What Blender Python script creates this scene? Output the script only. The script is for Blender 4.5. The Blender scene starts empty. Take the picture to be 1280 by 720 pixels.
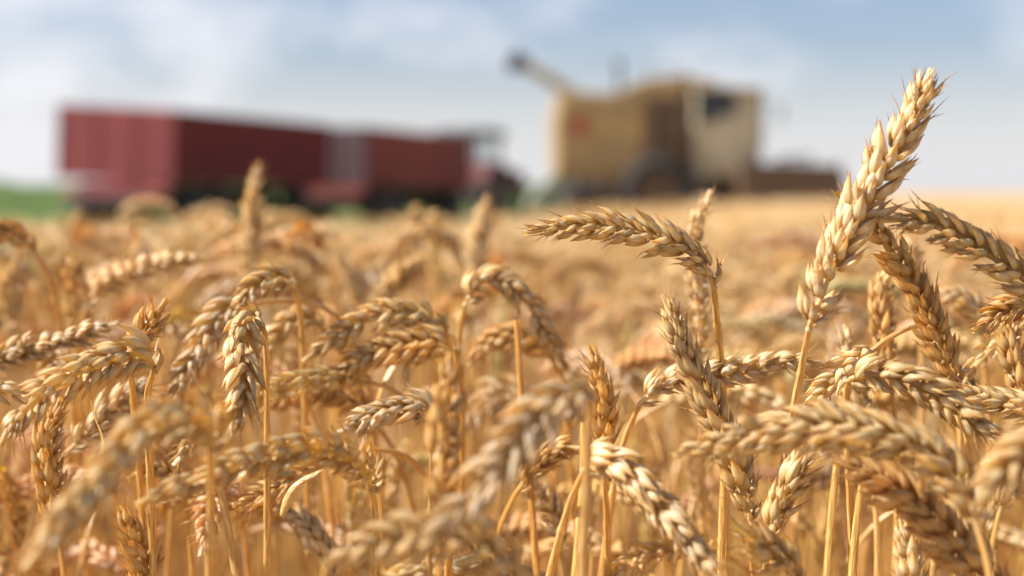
import bpy, bmesh, math, random
import numpy as np
from mathutils import Vector, Matrix

R = math.radians
SC = bpy.context.scene
COL = SC.collection
rng = np.random.default_rng(11)
random.seed(5)

# ------------------------------------------------------------------ camera
CAM_Z = 0.95
F = 1280 * 50 / 36.0
PITCH = math.atan(120 / F)
cam_data = bpy.data.cameras.new('camera')
cam = bpy.data.objects.new('camera', cam_data)
COL.objects.link(cam)
cam.location = (0, 0, CAM_Z)
cam.rotation_euler = (R(90) - PITCH, 0, 0)
cam_data.lens = 50
cam_data.sensor_width = 36
cam_data.clip_start = 0.02
cam_data.clip_end = 9000
cam_data.dof.use_dof = True
cam_data.dof.focus_distance = 0.53
cam_data.dof.aperture_fstop = 5.3
SC.camera = cam

# ------------------------------------------------------------------ light
SUN_AZ, SUN_EL = R(-94), R(41)          # azimuth clockwise from the view direction (+Y)
world = bpy.data.worlds.new('World')
SC.world = world
world.use_nodes = True
wt = world.node_tree
wt.nodes.clear()
def WN(t, **k):
    n = wt.nodes.new(t)
    for a, b in k.items(): setattr(n, a, b)
    return n
out = WN('ShaderNodeOutputWorld'); bg = WN('ShaderNodeBackground')
sky = WN('ShaderNodeTexSky', sky_type='NISHITA', sun_disc=False)
sky.sun_elevation = SUN_EL; sky.sun_rotation = SUN_AZ
sky.air_density = 1.0; sky.dust_density = 1.2; sky.ozone_density = 2.8
tc = WN('ShaderNodeTexCoord')
mp = WN('ShaderNodeMapping'); mp.inputs['Scale'].default_value = (6.5, 6.5, 11); mp.inputs['Location'].default_value = (1.1, 0.2, 0.9)
nz = WN('ShaderNodeTexNoise'); nz.inputs['Scale'].default_value = 1.25; nz.inputs['Detail'].default_value = 5; nz.inputs['Roughness'].default_value = .55
cr = WN('ShaderNodeValToRGB'); cr.color_ramp.elements[0].position = .48; cr.color_ramp.elements[0].color = (.06, .06, .06, 1); cr.color_ramp.elements[1].position = .78
sep = WN('ShaderNodeSeparateXYZ')
hz = WN('ShaderNodeMapRange'); hz.inputs['From Min'].default_value = 0.0; hz.inputs['From Max'].default_value = 0.12
hz.inputs['To Min'].default_value = 0.7; hz.inputs['To Max'].default_value = 0.0; hz.interpolation_type = 'SMOOTHSTEP'
mx = WN('ShaderNodeMath', operation='MAXIMUM')
mul = WN('ShaderNodeMath', operation='MULTIPLY'); mul.inputs[1].default_value = .8
mix = WN('ShaderNodeMix', data_type='RGBA')
mix.inputs['B'].default_value = (7.2, 7.15, 7.5, 1)
wt.links.new(tc.outputs['Generated'], mp.inputs['Vector'])
wt.links.new(mp.outputs[0], nz.inputs['Vector'])
wt.links.new(nz.outputs[0], cr.inputs[0])
wt.links.new(cr.outputs[0], mul.inputs[0])
wt.links.new(tc.outputs['Generated'], sep.inputs[0])
wt.links.new(sep.outputs['Z'], hz.inputs['Value'])
wt.links.new(mul.outputs[0], mx.inputs[0]); wt.links.new(hz.outputs[0], mx.inputs[1])
cdir = at_dir = Vector(((150 - 640) / 1778., 1, (240 - 105) / 1778.)).normalized()
dt = WN('ShaderNodeVectorMath', operation='DOT_PRODUCT'); dt.inputs[1].default_value = cdir
nrm = WN('ShaderNodeVectorMath', operation='NORMALIZE')
wt.links.new(tc.outputs['Generated'], nrm.inputs[0]); wt.links.new(nrm.outputs[0], dt.inputs[0])
lobe = WN('ShaderNodeMapRange'); lobe.inputs['From Min'].default_value = math.cos(R(9)); lobe.inputs['From Max'].default_value = math.cos(R(1)); lobe.interpolation_type = 'SMOOTHSTEP'
lobe.inputs['To Max'].default_value = .2
wt.links.new(dt.outputs['Value'], lobe.inputs['Value'])
nl = WN('ShaderNodeMath', operation='ADD'); wt.links.new(nz.outputs[0], nl.inputs[0]); wt.links.new(lobe.outputs[0], nl.inputs[1])
wt.links.new(nl.outputs[0], cr.inputs[0])
wt.links.new(mx.outputs[0], mix.inputs['Factor'])
tint = WN('ShaderNodeMix', data_type='RGBA', blend_type='MULTIPLY'); tint.inputs['Factor'].default_value = 1; tint.inputs['B'].default_value = (1.0, .93, .98, 1)
wt.links.new(sky.outputs[0], tint.inputs['A']); wt.links.new(tint.outputs['Result'], mix.inputs['A'])
wt.links.new(mix.outputs['Result'], bg.inputs[0])
bg.inputs[1].default_value = 0.066
wt.links.new(bg.outputs[0], out.inputs[0])

sl = bpy.data.lights.new('sun', 'SUN'); sl.energy = 5.0; sl.angle = R(0.6); sl.color = (1, .95, .87)
sun = bpy.data.objects.new('sun', sl); COL.objects.link(sun)
sd = Vector((math.sin(SUN_AZ) * math.cos(SUN_EL), math.cos(SUN_AZ) * math.cos(SUN_EL), math.sin(SUN_EL)))
sun.rotation_euler = sd.to_track_quat('Z', 'Y').to_euler()
sun.location = (-20, 5, 20)

vs = SC.view_settings
SC.display_settings.display_device = 'sRGB'
vs.view_transform = 'Standard'; vs.look = 'None'; vs.gamma = 1; vs.use_curve_mapping = False
vs.exposure = 1.06
SC.cycles.use_denoising = True
SC.cycles.max_bounces = 6
SC.cycles.diffuse_bounces = 3
SC.cycles.glossy_bounces = 2
SC.cycles.transmission_bounces = 4
SC.cycles.sample_clamp_indirect = 6

# ------------------------------------------------------------------ camera geometry
cp, sp_ = math.cos(PITCH), math.sin(PITCH)
FWD = np.array([0, cp, -sp_]); UP = np.array([0, sp_, cp]); RT = np.array([1., 0, 0])
def at(px, py, d):
    """point of the place seen at (px,py) of the 1280x720 photo, d metres away along the optical axis"""
    return np.array([0, 0, CAM_Z]) + d * (FWD + RT * (px - 640) / F - UP * (py - 360) / F)

# ------------------------------------------------------------------ materials
def mat(name):
    m = bpy.data.materials.new(name); m.use_nodes = True
    nt = m.node_tree; nt.nodes.clear()
    return m, nt
def lk(nt, a, b): nt.links.new(a, b)
def nd(nt, t, **k):
    n = nt.nodes.new(t)
    for a, b in k.items(): setattr(n, a, b)
    return n
def ramp(nt, stops):
    n = nd(nt, 'ShaderNodeValToRGB'); e = n.color_ramp.elements
    e[0].position, e[0].color = stops[0][0], (*stops[0][1], 1)
    e[1].position, e[1].color = stops[-1][0], (*stops[-1][1], 1)
    for p, c in stops[1:-1]:
        x = e.new(p); x.color = (*c, 1)
    return n

def straw_material(name, stem=False):
    """dry husk / straw: attribute 'tint' = (random, weathering, position along the husk); object colour tones the whole plant"""
    m, nt = mat(name)
    o = nd(nt, 'ShaderNodeOutputMaterial')
    p = nd(nt, 'ShaderNodeBsdfPrincipled'); tr = nd(nt, 'ShaderNodeBsdfTranslucent'); ms = nd(nt, 'ShaderNodeMixShader')
    at_ = nd(nt, 'ShaderNodeAttribute', attribute_name='tint')
    sx = nd(nt, 'ShaderNodeSeparateColor'); lk(nt, at_.outputs['Color'], sx.inputs[0])
    uv = nd(nt, 'ShaderNodeUVMap')
    mpv = nd(nt, 'ShaderNodeMapping')
    mpv.inputs['Scale'].default_value = (26, 1.2, 1) if not stem else (9, 30, 1)
    lk(nt, uv.outputs[0], mpv.inputs['Vector'])
    n1 = nd(nt, 'ShaderNodeTexNoise'); n1.inputs['Scale'].default_value = 1.0; n1.inputs['Detail'].default_value = 3
    lk(nt, mpv.outputs[0], n1.inputs['Vector'])
    oi = nd(nt, 'ShaderNodeObjectInfo')
    geo = nd(nt, 'ShaderNodeNewGeometry')
    n2 = nd(nt, 'ShaderNodeTexNoise'); n2.inputs['Scale'].default_value = 260 if not stem else 120; n2.inputs['Detail'].default_value = 4
    lk(nt, geo.outputs['Position'], n2.inputs['Vector'])
    if not stem:
        r = ramp(nt, [(0.0, (.60, .37, .10)), (.16, (.80, .56, .23)), (.45, (.92, .78, .55)), (.74, (.86, .62, .29)), (1.0, (.68, .39, .10))])
        lk(nt, sx.outputs[2], r.inputs[0])
    else:
        r = ramp(nt, [(0.25, (.48, .26, .07)), (.5, (.72, .45, .15)), (.75, (.90, .70, .40))])
        lk(nt, n1.outputs[0], r.inputs[0])
    # streaks
    r2 = ramp(nt, [(.3, (.72, .66, .58)), (.62, (1.12, 1.12, 1.12))]); lk(nt, n1.outputs[0], r2.inputs[0])
    m1 = nd(nt, 'ShaderNodeMix', data_type='RGBA', blend_type='MULTIPLY'); m1.inputs['Factor'].default_value = .75
    lk(nt, r.outputs[0], m1.inputs['A']); lk(nt, r2.outputs[0], m1.inputs['B'])
    # random lightness per husk
    mr = nd(nt, 'ShaderNodeMapRange'); mr.inputs['To Min'].default_value = .84; mr.inputs['To Max'].default_value = 1.12
    lk(nt, sx.outputs[0], mr.inputs['Value'])
    m2 = nd(nt, 'ShaderNodeVectorMath', operation='SCALE'); lk(nt, m1.outputs['Result'], m2.inputs[0]); lk(nt, mr.outputs[0], m2.inputs['Scale'])
    # grey weathering with a shape of its own
    ws = nd(nt, 'ShaderNodeMath', operation='MULTIPLY_ADD'); ws.inputs[1].default_value = .75; ws.inputs[2].default_value = -.2
    lk(nt, n2.outputs[0], ws.inputs[0])
    wa = nd(nt, 'ShaderNodeMath', operation='MULTIPLY_ADD'); wa.inputs[1].default_value = .5
    lk(nt, sx.outputs[1], wa.inputs[0]); lk(nt, ws.outputs[0], wa.inputs[2])
    wr = ramp(nt, [(.36, (0, 0, 0)), (.72, (1, 1, 1))]); lk(nt, wa.outputs[0], wr.inputs[0])
    wf = nd(nt, 'ShaderNodeMath', operation='MULTIPLY'); wf.inputs[1].default_value = .35 if not stem else .25
    lk(nt, wr.outputs[0], wf.inputs[0])
    m3 = nd(nt, 'ShaderNodeMix', data_type='RGBA'); m3.inputs['B'].default_value = (.50, .455, .365, 1)
    lk(nt, wf.outputs[0], m3.inputs['Factor']); lk(nt, m2.outputs[0], m3.inputs['A'])
    m4 = nd(nt, 'ShaderNodeMix', data_type='RGBA', blend_type='MULTIPLY'); m4.inputs['Factor'].default_value = 1
    lk(nt, m3.outputs['Result'], m4.inputs['A']); lk(nt, oi.outputs['Color'], m4.inputs['B'])
    lk(nt, m4.outputs['Result'], p.inputs['Base Color'])
    sat = nd(nt, 'ShaderNodeHueSaturation'); sat.inputs['Saturation'].default_value = 1.32; sat.inputs['Hue'].default_value = .509; sat.inputs['Value'].default_value = 1.0
    lk(nt, m4.outputs['Result'], sat.inputs['Color']); lk(nt, sat.outputs[0], tr.inputs['Color'])
    p.inputs['Roughness'].default_value = .33
    p.inputs['Specular IOR Level'].default_value = .8
    b = nd(nt, 'ShaderNodeBump'); b.inputs['Strength'].default_value = .8; b.inputs['Distance'].default_value = .0005
    lk(nt, n1.outputs[0], b.inputs['Height']); lk(nt, b.outputs[0], p.inputs['Normal'])
    ms.inputs[0].default_value = .45 if not stem else .3
    lk(nt, p.outputs[0], ms.inputs[1]); lk(nt, tr.outputs[0], ms.inputs[2]); lk(nt, ms.outputs[0], o.inputs[0])
    return m
HUSK = straw_material('wheat_husk')
STRAW = straw_material('wheat_straw', True)

def simple(name, c, rough=.5, metal=0, noise=0, nscale=5, c2=None, spec=.5, trans=0):
    m, nt = mat(name)
    o = nd(nt, 'ShaderNodeOutputMaterial'); p = nd(nt, 'ShaderNodeBsdfPrincipled')
    p.inputs['Roughness'].default_value = rough; p.inputs['Metallic'].default_value = metal
    p.inputs['Specular IOR Level'].default_value = spec
    p.inputs['Transmission Weight'].default_value = trans
    if c2 is None: c2 = tuple(v * .7 for v in c)
    t = nd(nt, 'ShaderNodeTexCoord'); n = nd(nt, 'ShaderNodeTexNoise'); n.inputs['Scale'].default_value = nscale; n.inputs['Detail'].default_value = 5
    lk(nt, t.outputs['Object'], n.inputs['Vector'])
    r = ramp(nt, [(.5 - .2, c2 if noise else c), (.5 + .15, c)]); lk(nt, n.outputs[0], r.inputs[0])
    lk(nt, r.outputs[0], p.inputs['Base Color']); lk(nt, p.outputs[0], o.inputs[0])
    return m
M_RED = simple('red_trailer_paint', (.175, .018, .019), .8, noise=1, nscale=1.2, c2=(.135, .016, .016))
M_RED2 = simple('faded_red_paint', (.22, .036, .024), .75, noise=1, nscale=1.2, c2=(.17, .03, .02))
M_GREYP = simple('grey_tailboard_paint', (.075, .036, .04), .75, noise=1, nscale=1.4, c2=(.065, .028, .032))
M_MAROON = simple('maroon_tractor_paint', (.13, .022, .018), .75, noise=1)
M_DARK = simple('dark_metal', (.05, .045, .042), .55, noise=1)
M_RUBBER = simple('tyre_rubber', (.035, .032, .03), .85, noise=1)
M_RIM = simple('rim_paint', (.12, .09, .06), .5, noise=1)
M_YEL = simple('dusty_yellow_paint', (.40, .275, .11), .6, noise=1, nscale=1.0, c2=(.26, .17, .08))
M_BEIGE = simple('dusty_beige_paint', (.46, .40, .27), .6, noise=1, nscale=1.0, c2=(.38, .32, .21))
M_BROWN = simple('dusty_brown_metal', (.11, .065, .035), .7, noise=1, nscale=2, c2=(.10, .06, .035))
M_GREEN = simple('pale_green_paint', (.24, .28, .19), .5, noise=1)
M_MARK = simple('red_emblem_paint', (.38, .06, .03), .5)
M_WHITE = simple('white_paint', (.6, .58, .54), .5, noise=1)
M_WIN = simple('tinted_glass', (.02, .022, .028), .08)
M_GRAIN = simple('wheat_grain', (.45, .28, .1), .8, noise=1, nscale=60)
m_, nt_ = mat('clear_glass')
o_ = nd(nt_, 'ShaderNodeOutputMaterial'); g_ = nd(nt_, 'ShaderNodeBsdfGlossy'); g_.inputs['Roughness'].default_value = .05
t_ = nd(nt_, 'ShaderNodeBsdfTransparent'); t_.inputs[0].default_value = (.93, .95, .95, 1); x_ = nd(nt_, 'ShaderNodeMixShader'); x_.inputs[0].default_value = .06
lk(nt_, t_.outputs[0], x_.inputs[1]); lk(nt_, g_.outputs[0], x_.inputs[2]); lk(nt_, x_.outputs[0], o_.inputs[0])
M_GLASS = m_

def crop_material(name, stops, sc=2.0, sc2=40):
    m, nt = mat(name)
    o = nd(nt, 'ShaderNodeOutputMaterial'); p = nd(nt, 'ShaderNodeBsdfPrincipled'); p.inputs['Roughness'].default_value = .8
    p.inputs['Specular IOR Level'].default_value = .2
    t = nd(nt, 'ShaderNodeTexCoord')
    a = nd(nt, 'ShaderNodeTexNoise'); a.inputs['Scale'].default_value = sc; a.inputs['Detail'].default_value = 6; a.inputs['Roughness'].default_value = .7
    lk(nt, t.outputs['Object'], a.inputs['Vector'])
    r = ramp(nt, stops); lk(nt, a.outputs[0], r.inputs[0])
    b = nd(nt, 'ShaderNodeTexNoise'); b.inputs['Scale'].default_value = sc2; b.inputs['Detail'].default_value = 3; lk(nt, t.outputs['Object'], b.inputs['Vector'])
    bu = nd(nt, 'ShaderNodeBump'); bu.inputs['Strength'].default_value = .8; bu.inputs['Distance'].default_value = .05
    lk(nt, b.outputs[0], bu.inputs['Height']); lk(nt, bu.outputs[0], p.inputs['Normal'])
    lk(nt, r.outputs[0], p.inputs['Base Color']); lk(nt, p.outputs[0], o.inputs[0])
    return m
M_SOIL = crop_material('stubble_soil', [(.3, (.26, .17, .09)), (.5, (.38, .265, .14)), (.7, (.48, .35, .20))], .8, 30)
M_CANOPY = crop_material('wheat_canopy', [(.3, (.34, .235, .125)), (.5, (.45, .325, .185)), (.7, (.55, .41, .25))], .35, 14)
M_CROP = crop_material('green_crop', [(.3, (.045, .075, .018)), (.5, (.075, .12, .03)), (.7, (.105, .15, .045))], .3, 6)

# ------------------------------------------------------------------ object helpers
def tag(o, label=None, cat=None, group=None, kind=None):
    if label: o['label'] = label
    if cat: o['category'] = cat
    if group: o['group'] = group
    if kind: o['kind'] = kind
    return o
def empty(name, loc=(0, 0, 0), rz=0):
    o = bpy.data.objects.new(name, None); COL.objects.link(o); o.location = loc; o.rotation_euler = (0, 0, rz)
    o.empty_display_size = .05
    return o
def np_mesh(name, V, Q, UV=None, T=None, material=None, smooth=True):
    """V (n,3), Q (m,4) quads, per-vertex uv and tint"""
    me = bpy.data.meshes.new(name)
    n, m = len(V), len(Q)
    me.vertices.add(n); me.vertices.foreach_set('co', np.ascontiguousarray(V, dtype=np.float32).ravel())
    me.loops.add(m * 4); me.loops.foreach_set('vertex_index', np.ascontiguousarray(Q, dtype=np.int32).ravel())
    me.polygons.add(m); me.polygons.foreach_set('loop_start', np.arange(0, m * 4, 4, dtype=np.int32))
    me.polygons.foreach_set('use_smooth', np.full(m, smooth))
    if UV is not None:
        l = me.uv_layers.new(name='UVMap'); l.data.foreach_set('uv', np.ascontiguousarray(UV[np.asarray(Q).ravel()], dtype=np.float32).ravel())
    if T is not None:
        a = me.attributes.new('tint', 'FLOAT_COLOR', 'POINT')
        a.data.foreach_set('color', np.ascontiguousarray(np.concatenate([T, np.ones((n, 1))], 1), dtype=np.float32).ravel())
    me.update(calc_edges=True)
    if material: me.materials.append(material)
    return me
def link(name, me, parent=None, color=None):
    o = bpy.data.objects.new(name, me); COL.objects.link(o)
    if parent: o.parent = parent
    if color: o.color = color
    return o

# ------------------------------------------------------------------ wheat geometry
def tube_grid(P, rad, nu, closed=True, flat=None):
    """P (k,3) centre line -> verts, quads, uv (u around, v along in metres*10)"""
    P = np.asarray(P, float); k = len(P)
    T = np.gradient(P, axis=0); T /= np.linalg.norm(T, axis=1)[:, None] + 1e-12
    N = np.zeros_like(P)
    ref = np.array([.3, -1, .1]); ref = ref - T[0] * ref.dot(T[0]); N[0] = ref / np.linalg.norm(ref)
    for i in range(1, k):
        v = N[i - 1] - T[i] * N[i - 1].dot(T[i]); N[i] = v / np.linalg.norm(v)
    B = np.cross(T, N)
    th = np.linspace(0, 2 * np.pi, nu + 1)
    c, s = np.cos(th), np.sin(th)
    rad = np.asarray(rad, float).reshape(-1, 1, 1) * np.ones((k, 1, 1))
    V = P[:, None] + rad * (c[None, :, None] * N[:, None] + s[None, :, None] * B[:, None])
    L = np.concatenate([[0], np.cumsum(np.linalg.norm(np.diff(P, axis=0), axis=1))])
    UV = np.stack(np.broadcast_arrays(th[None] / (2 * np.pi), L[:, None] * 3), -1)
    i, j = np.meshgrid(np.arange(k - 1), np.arange(nu), indexing='ij')
    a = i * (nu + 1) + j
    Q = np.stack([a, a + 1, a + nu + 2, a + nu + 1], -1).reshape(-1, 4)
    return V.reshape(-1, 3), Q, UV.reshape(-1, 2)

def floret_template(nu, nv):
    v = np.linspace(0, 1, nv)
    r = np.interp(v, [0, .05, .15, .32, .5, .68, .82, .92, 1], [.22, .55, .88, 1, .9, .64, .34, .15, .02])
    th = np.linspace(0, 2 * np.pi, nu + 1)
    rib = 1 + (.055 * np.cos(6 * th + 1.2) + .03 * np.cos(10 * th) if nu > 12 else 0)
    x = np.cos(th) * rib; y = np.sin(th) * rib
    y = np.where(y > 0, y * (1 + .22 * np.exp(-((th - np.pi / 2) / .45) ** 2)), y * .62)
    X = r[:, None] * x[None]; Y = r[:, None] * y[None] + (.38 * np.sin(v * np.pi * .9))[:, None] - (.45 * v ** 4)[:, None] + (.35 * np.maximum(0, v - .85) / .15)[:, None]
    Z = np.broadcast_to(v[:, None], X.shape)
    V = np.stack([X * .5, Y * .5, Z], -1).reshape(-1, 3)
    UV = np.stack(np.broadcast_arrays(th[None] / (2 * np.pi), v[:, None]), -1).reshape(-1, 2)
    i, j = np.meshgrid(np.arange(nv - 1), np.arange(nu), indexing='ij'); a = i * (nu + 1) + j
    Q = np.stack([a, a + 1, a + nu + 2, a + nu + 1], -1).reshape(-1, 4)
    return V, Q, UV
TPL = {3: floret_template(20, 12), 2: floret_template(8, 8), 1: floret_template(5, 5), 0: floret_template(4, 3)}
PIECES = [  # ds, fan offset, fan angle, twist, outward, length, width, thickness (mm, degrees)
    (0.0, -2.0, -19, -55, .5, 9.2, 3.5, 2.4), (0.0, 2.0, 19, 55, .5, 9.2, 3.5, 2.4),
    (1.6, -1.3, -11, -28, 1.2, 11.6, 3.8, 2.9), (2.1, 1.3, 11, 28, 1.2, 11.4, 3.8, 2.9),
    (3.8, 0, 0, 0, 1.5, 9.8, 3.5, 2.7),
    (1.0, -2.3, -27, -95, .6, 8.6, 2.4, 1.1), (1.0, 2.3, 27, 95, .6, 8.6, 2.4, 1.1), (3.0, .9, 6, 15, .4, 10.8, 3.0, 1.8)]

def rot(axis, ang):
    return np.array(Matrix.Rotation(ang, 3, Vector(axis)))

def straight_ear(L, res, g, width=1.0, open_=1.0, awn=1.0):
    """ear in (s, n, b) space, metres"""
    tv, tq, tuv = TPL[res]
    step = .0040; n = max(6, int(L / step))
    pieces = PIECES if res >= 3 else PIECES[:5] if res == 2 else (PIECES[2:4] if res == 1 else [(1, 0, 0, 0, .6, 11, 8.5, 4.5)])
    VV, QQ, UU, TT = [], [], [], []; off = 0
    def add(V, Q, U, T):
        nonlocal off
        VV.append(V); QQ.append(Q + off); UU.append(U); TT.append(T); off += len(V)
    # rachis
    if res >= 1:
        P = np.array([[s, 0, 0] for s in np.linspace(-.002, L, 12)])
        V, Q, U = tube_grid(P, .0011, 5); add(V, Q, U, np.tile([.3, .2, .3], (len(V), 1)))
    stepn = 1 if res >= 1 else 2
    for i in range(0, n + 1, stepn):
        t = i / n; side = 1 if (i // stepn) % 2 else -1
        k = np.interp(t, [0, .06, .2, .6, .85, 1], [.62, .85, 1, .97, .78, .6]) * width * (1 + g.normal() * .05)
        al = R(np.interp(t, [0, .15, .8, 1], [34, 25, 20, 8]) * open_ + g.normal() * 4)
        if i == n: al = 0
        s0 = t * (L - .0095) + g.normal() * .0004
        T_ = np.array([1., 0, 0]); N_ = np.array([0, 1., 0]); B_ = np.array([0, 0, 1.])
        a = math.cos(al) * T_ + side * math.sin(al) * N_
        o = side * math.cos(al) * N_ - math.sin(al) * T_
        wz = g.random()
        if res >= 2 and .08 < t < .9 and g.random() < .03: continue
        for (ds, f, phi, psi, ow, ln, wd, tk) in pieces:
            if res >= 2 and (ds > 3 or ds == 1.0) and g.random() < .15: continue
            ph = R(phi * open_ + g.normal() * 6); ps = R(psi + g.normal() * 13)
            a2 = math.cos(ph) * a + math.sin(ph) * B_
            tilt = R(2 + g.normal() * 6); a2 = math.cos(tilt) * a2 + math.sin(tilt) * o
            b2 = B_ - a2 * B_.dot(a2); b2 /= np.linalg.norm(b2); o2 = np.cross(b2, a2)
            if o2.dot(o) < 0: o2 = -o2
            o3 = math.cos(ps) * o2 + math.sin(ps) * b2
            x3 = np.cross(o3, a2)
            sc = k * (1 + g.normal() * .10) * .00091
            base = s0 * T_ + (ds * .001 * k) * a + (f * .001 * k) * B_ + (ow * .001 * k) * o
            V = base + tv[:, :1] * (wd * sc) * x3 + tv[:, 1:2] * (tk * sc) * o3 + tv[:, 2:] * (ln * sc) * a2
            rr = g.random()
            add(V, tq, tuv + [g.random() * 3, g.random() * 3], np.stack([np.full(len(tv), rr), np.full(len(tv), .5 * wz + .5 * g.random()), tuv[:, 1]], 1))
            if res >= 2 and awn > 0 and (g.random() < (.45 if t < .8 else .75) * awn):
                al_ = (1.5 + g.random() * 3.5 + (3.5 * g.random() if t > .75 else 0)) * .001
                tip = base + (ln * sc) * a2 * .97 + o3 * tk * sc * .02
                d = a2 + .25 * o * g.normal() + .22 * B_ * g.normal() + .12 * o; d /= np.linalg.norm(d)
                P = np.array([tip + d * al_ * q + o * al_ * .12 * q * q for q in (0, .5, 1)])
                V2, Q2, U2 = tube_grid(P, [.00028, .00016, .00004], 3)
                add(V2, Q2, U2, np.stack([np.full(len(V2), .6), np.full(len(V2), .1), np.full(len(V2), .9)], 1))
    return np.concatenate(VV), np.concatenate(QQ), np.concatenate(UU), np.concatenate(TT)

def smooth_curve(P, n=48):
    P = np.asarray(P, float)
    if len(P) < 3:
        t = np.linspace(0, 1, n)[:, None]; return P[0] * (1 - t) + P[-1] * t
    A = np.concatenate([[2 * P[0] - P[1]], P, [2 * P[-1] - P[-2]]])
    out = []
    for i in range(1, len(A) - 2):
        p0, p1, p2, p3 = A[i - 1:i + 3]
        for t in np.linspace(0, 1, 14, endpoint=(i == len(A) - 3)):
            out.append(.5 * ((2 * p1) + (-p0 + p2) * t + (2 * p0 - 5 * p1 + 4 * p2 - p3) * t * t + (-p0 + 3 * p1 - 3 * p2 + p3) * t ** 3))
    out = np.array(out)
    L = np.concatenate([[0], np.cumsum(np.linalg.norm(np.diff(out, axis=0), axis=1))])
    s = np.linspace(0, L[-1], n)
    return np.stack([np.interp(s, L, out[:, k]) for k in range(3)], 1)

def bend(V, C, roll, view=None):
    """V in (s,n,b) -> along curve C"""
    L = np.concatenate([[0], np.cumsum(np.linalg.norm(np.diff(C, axis=0), axis=1))])
    T = np.gradient(C, axis=0); T /= np.linalg.norm(T, axis=1)[:, None]
    view = np.array([0, 1., 0]) if view is None else view
    n0 = np.cross(T[0], view); n0 /= np.linalg.norm(n0) + 1e-9
    b0 = np.cross(T[0], n0)
    N = np.zeros_like(C); N[0] = math.cos(roll) * n0 + math.sin(roll) * b0
    for i in range(1, len(C)):
        v = N[i - 1] - T[i] * N[i - 1].dot(T[i]); N[i] = v / np.linalg.norm(v)
    B = np.cross(T, N)
    s = V[:, 0]; sc = np.clip(s, 0, L[-1]); ex = s - sc
    g = lambda A: np.stack([np.interp(sc, L, A[:, k]) for k in range(3)], 1)
    Tt = g(T); Tt /= np.linalg.norm(Tt, axis=1)[:, None]
    Nn = g(N); Nn /= np.linalg.norm(Nn, axis=1)[:, None]
    Bb = g(B); Bb /= np.linalg.norm(Bb, axis=1)[:, None]
    return g(C) + ex[:, None] * Tt + V[:, 1:2] * Nn + V[:, 2:] * Bb

def bez(p0, p1, p2, p3, n):
    t = np.linspace(0, 1, n)[:, None]
    return (1 - t) ** 3 * p0 + 3 * (1 - t) ** 2 * t * p1 + 3 * (1 - t) * t * t * p2 + t ** 3 * p3

def stem_mesh(P, nu, r_top=.0010, r_low=.0015):
    n = len(P)
    t = np.linspace(0, 1, n)
    rad = r_top + (r_low - r_top) * np.minimum(1, t * 2.2)
    # joints of the straw
    for c in (.34, .68):
        rad = rad * (1 + .28 * np.exp(-((t - c) / .012) ** 2))
    V, Q, U = tube_grid(P, rad, nu)
    T = np.stack([np.full(len(V), .5), np.full(len(V), .3), U[:, 1] * 0 + .5], 1)
    return V, Q, U, T

def leaf_mesh(P, w, n=14, twist=2.5, fold=.5):
    """dry curled blade along P"""
    P = smooth_curve(P, n); T = np.gradient(P, axis=0); T /= np.linalg.norm(T, axis=1)[:, None]
    V = []
    for i in range(n):
        t = i / (n - 1); a = twist * t
        side = np.cross(T[i], [math.sin(a), math.cos(a), .2]); side /= np.linalg.norm(side)
        up = np.cross(side, T[i]); ww = w * (min(1, .35 + t * 4)) * (1 - t) ** .6 + .0002
        for j, (a_, b_) in enumerate([(-1, fold), (-.5, .1), (0, 0), (.5, .1), (1, fold)]):
            V.append(P[i] + side * ww * a_ + up * ww * b_)
    V = np.array(V); Q = []
    for i in range(n - 1):
        for j in range(4):
            a = i * 5 + j; Q.append([a, a + 1, a + 6, a + 5])
    U = np.array([[j / 5, i / n * .4] for i in range(n) for j in range(5)])
    return V, np.array(Q), U, np.tile([.6, .4, .5], (len(V), 1))

# ------------------------------------------------------------------ the hand-placed wheat of the photograph
G, A_, P_, S_, D_ = (1.0, .96, .80), (1.0, .88, .60), (1.08, 1.08, 1.06), (.95, .94, .95), (.92, .76, .50)
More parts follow.
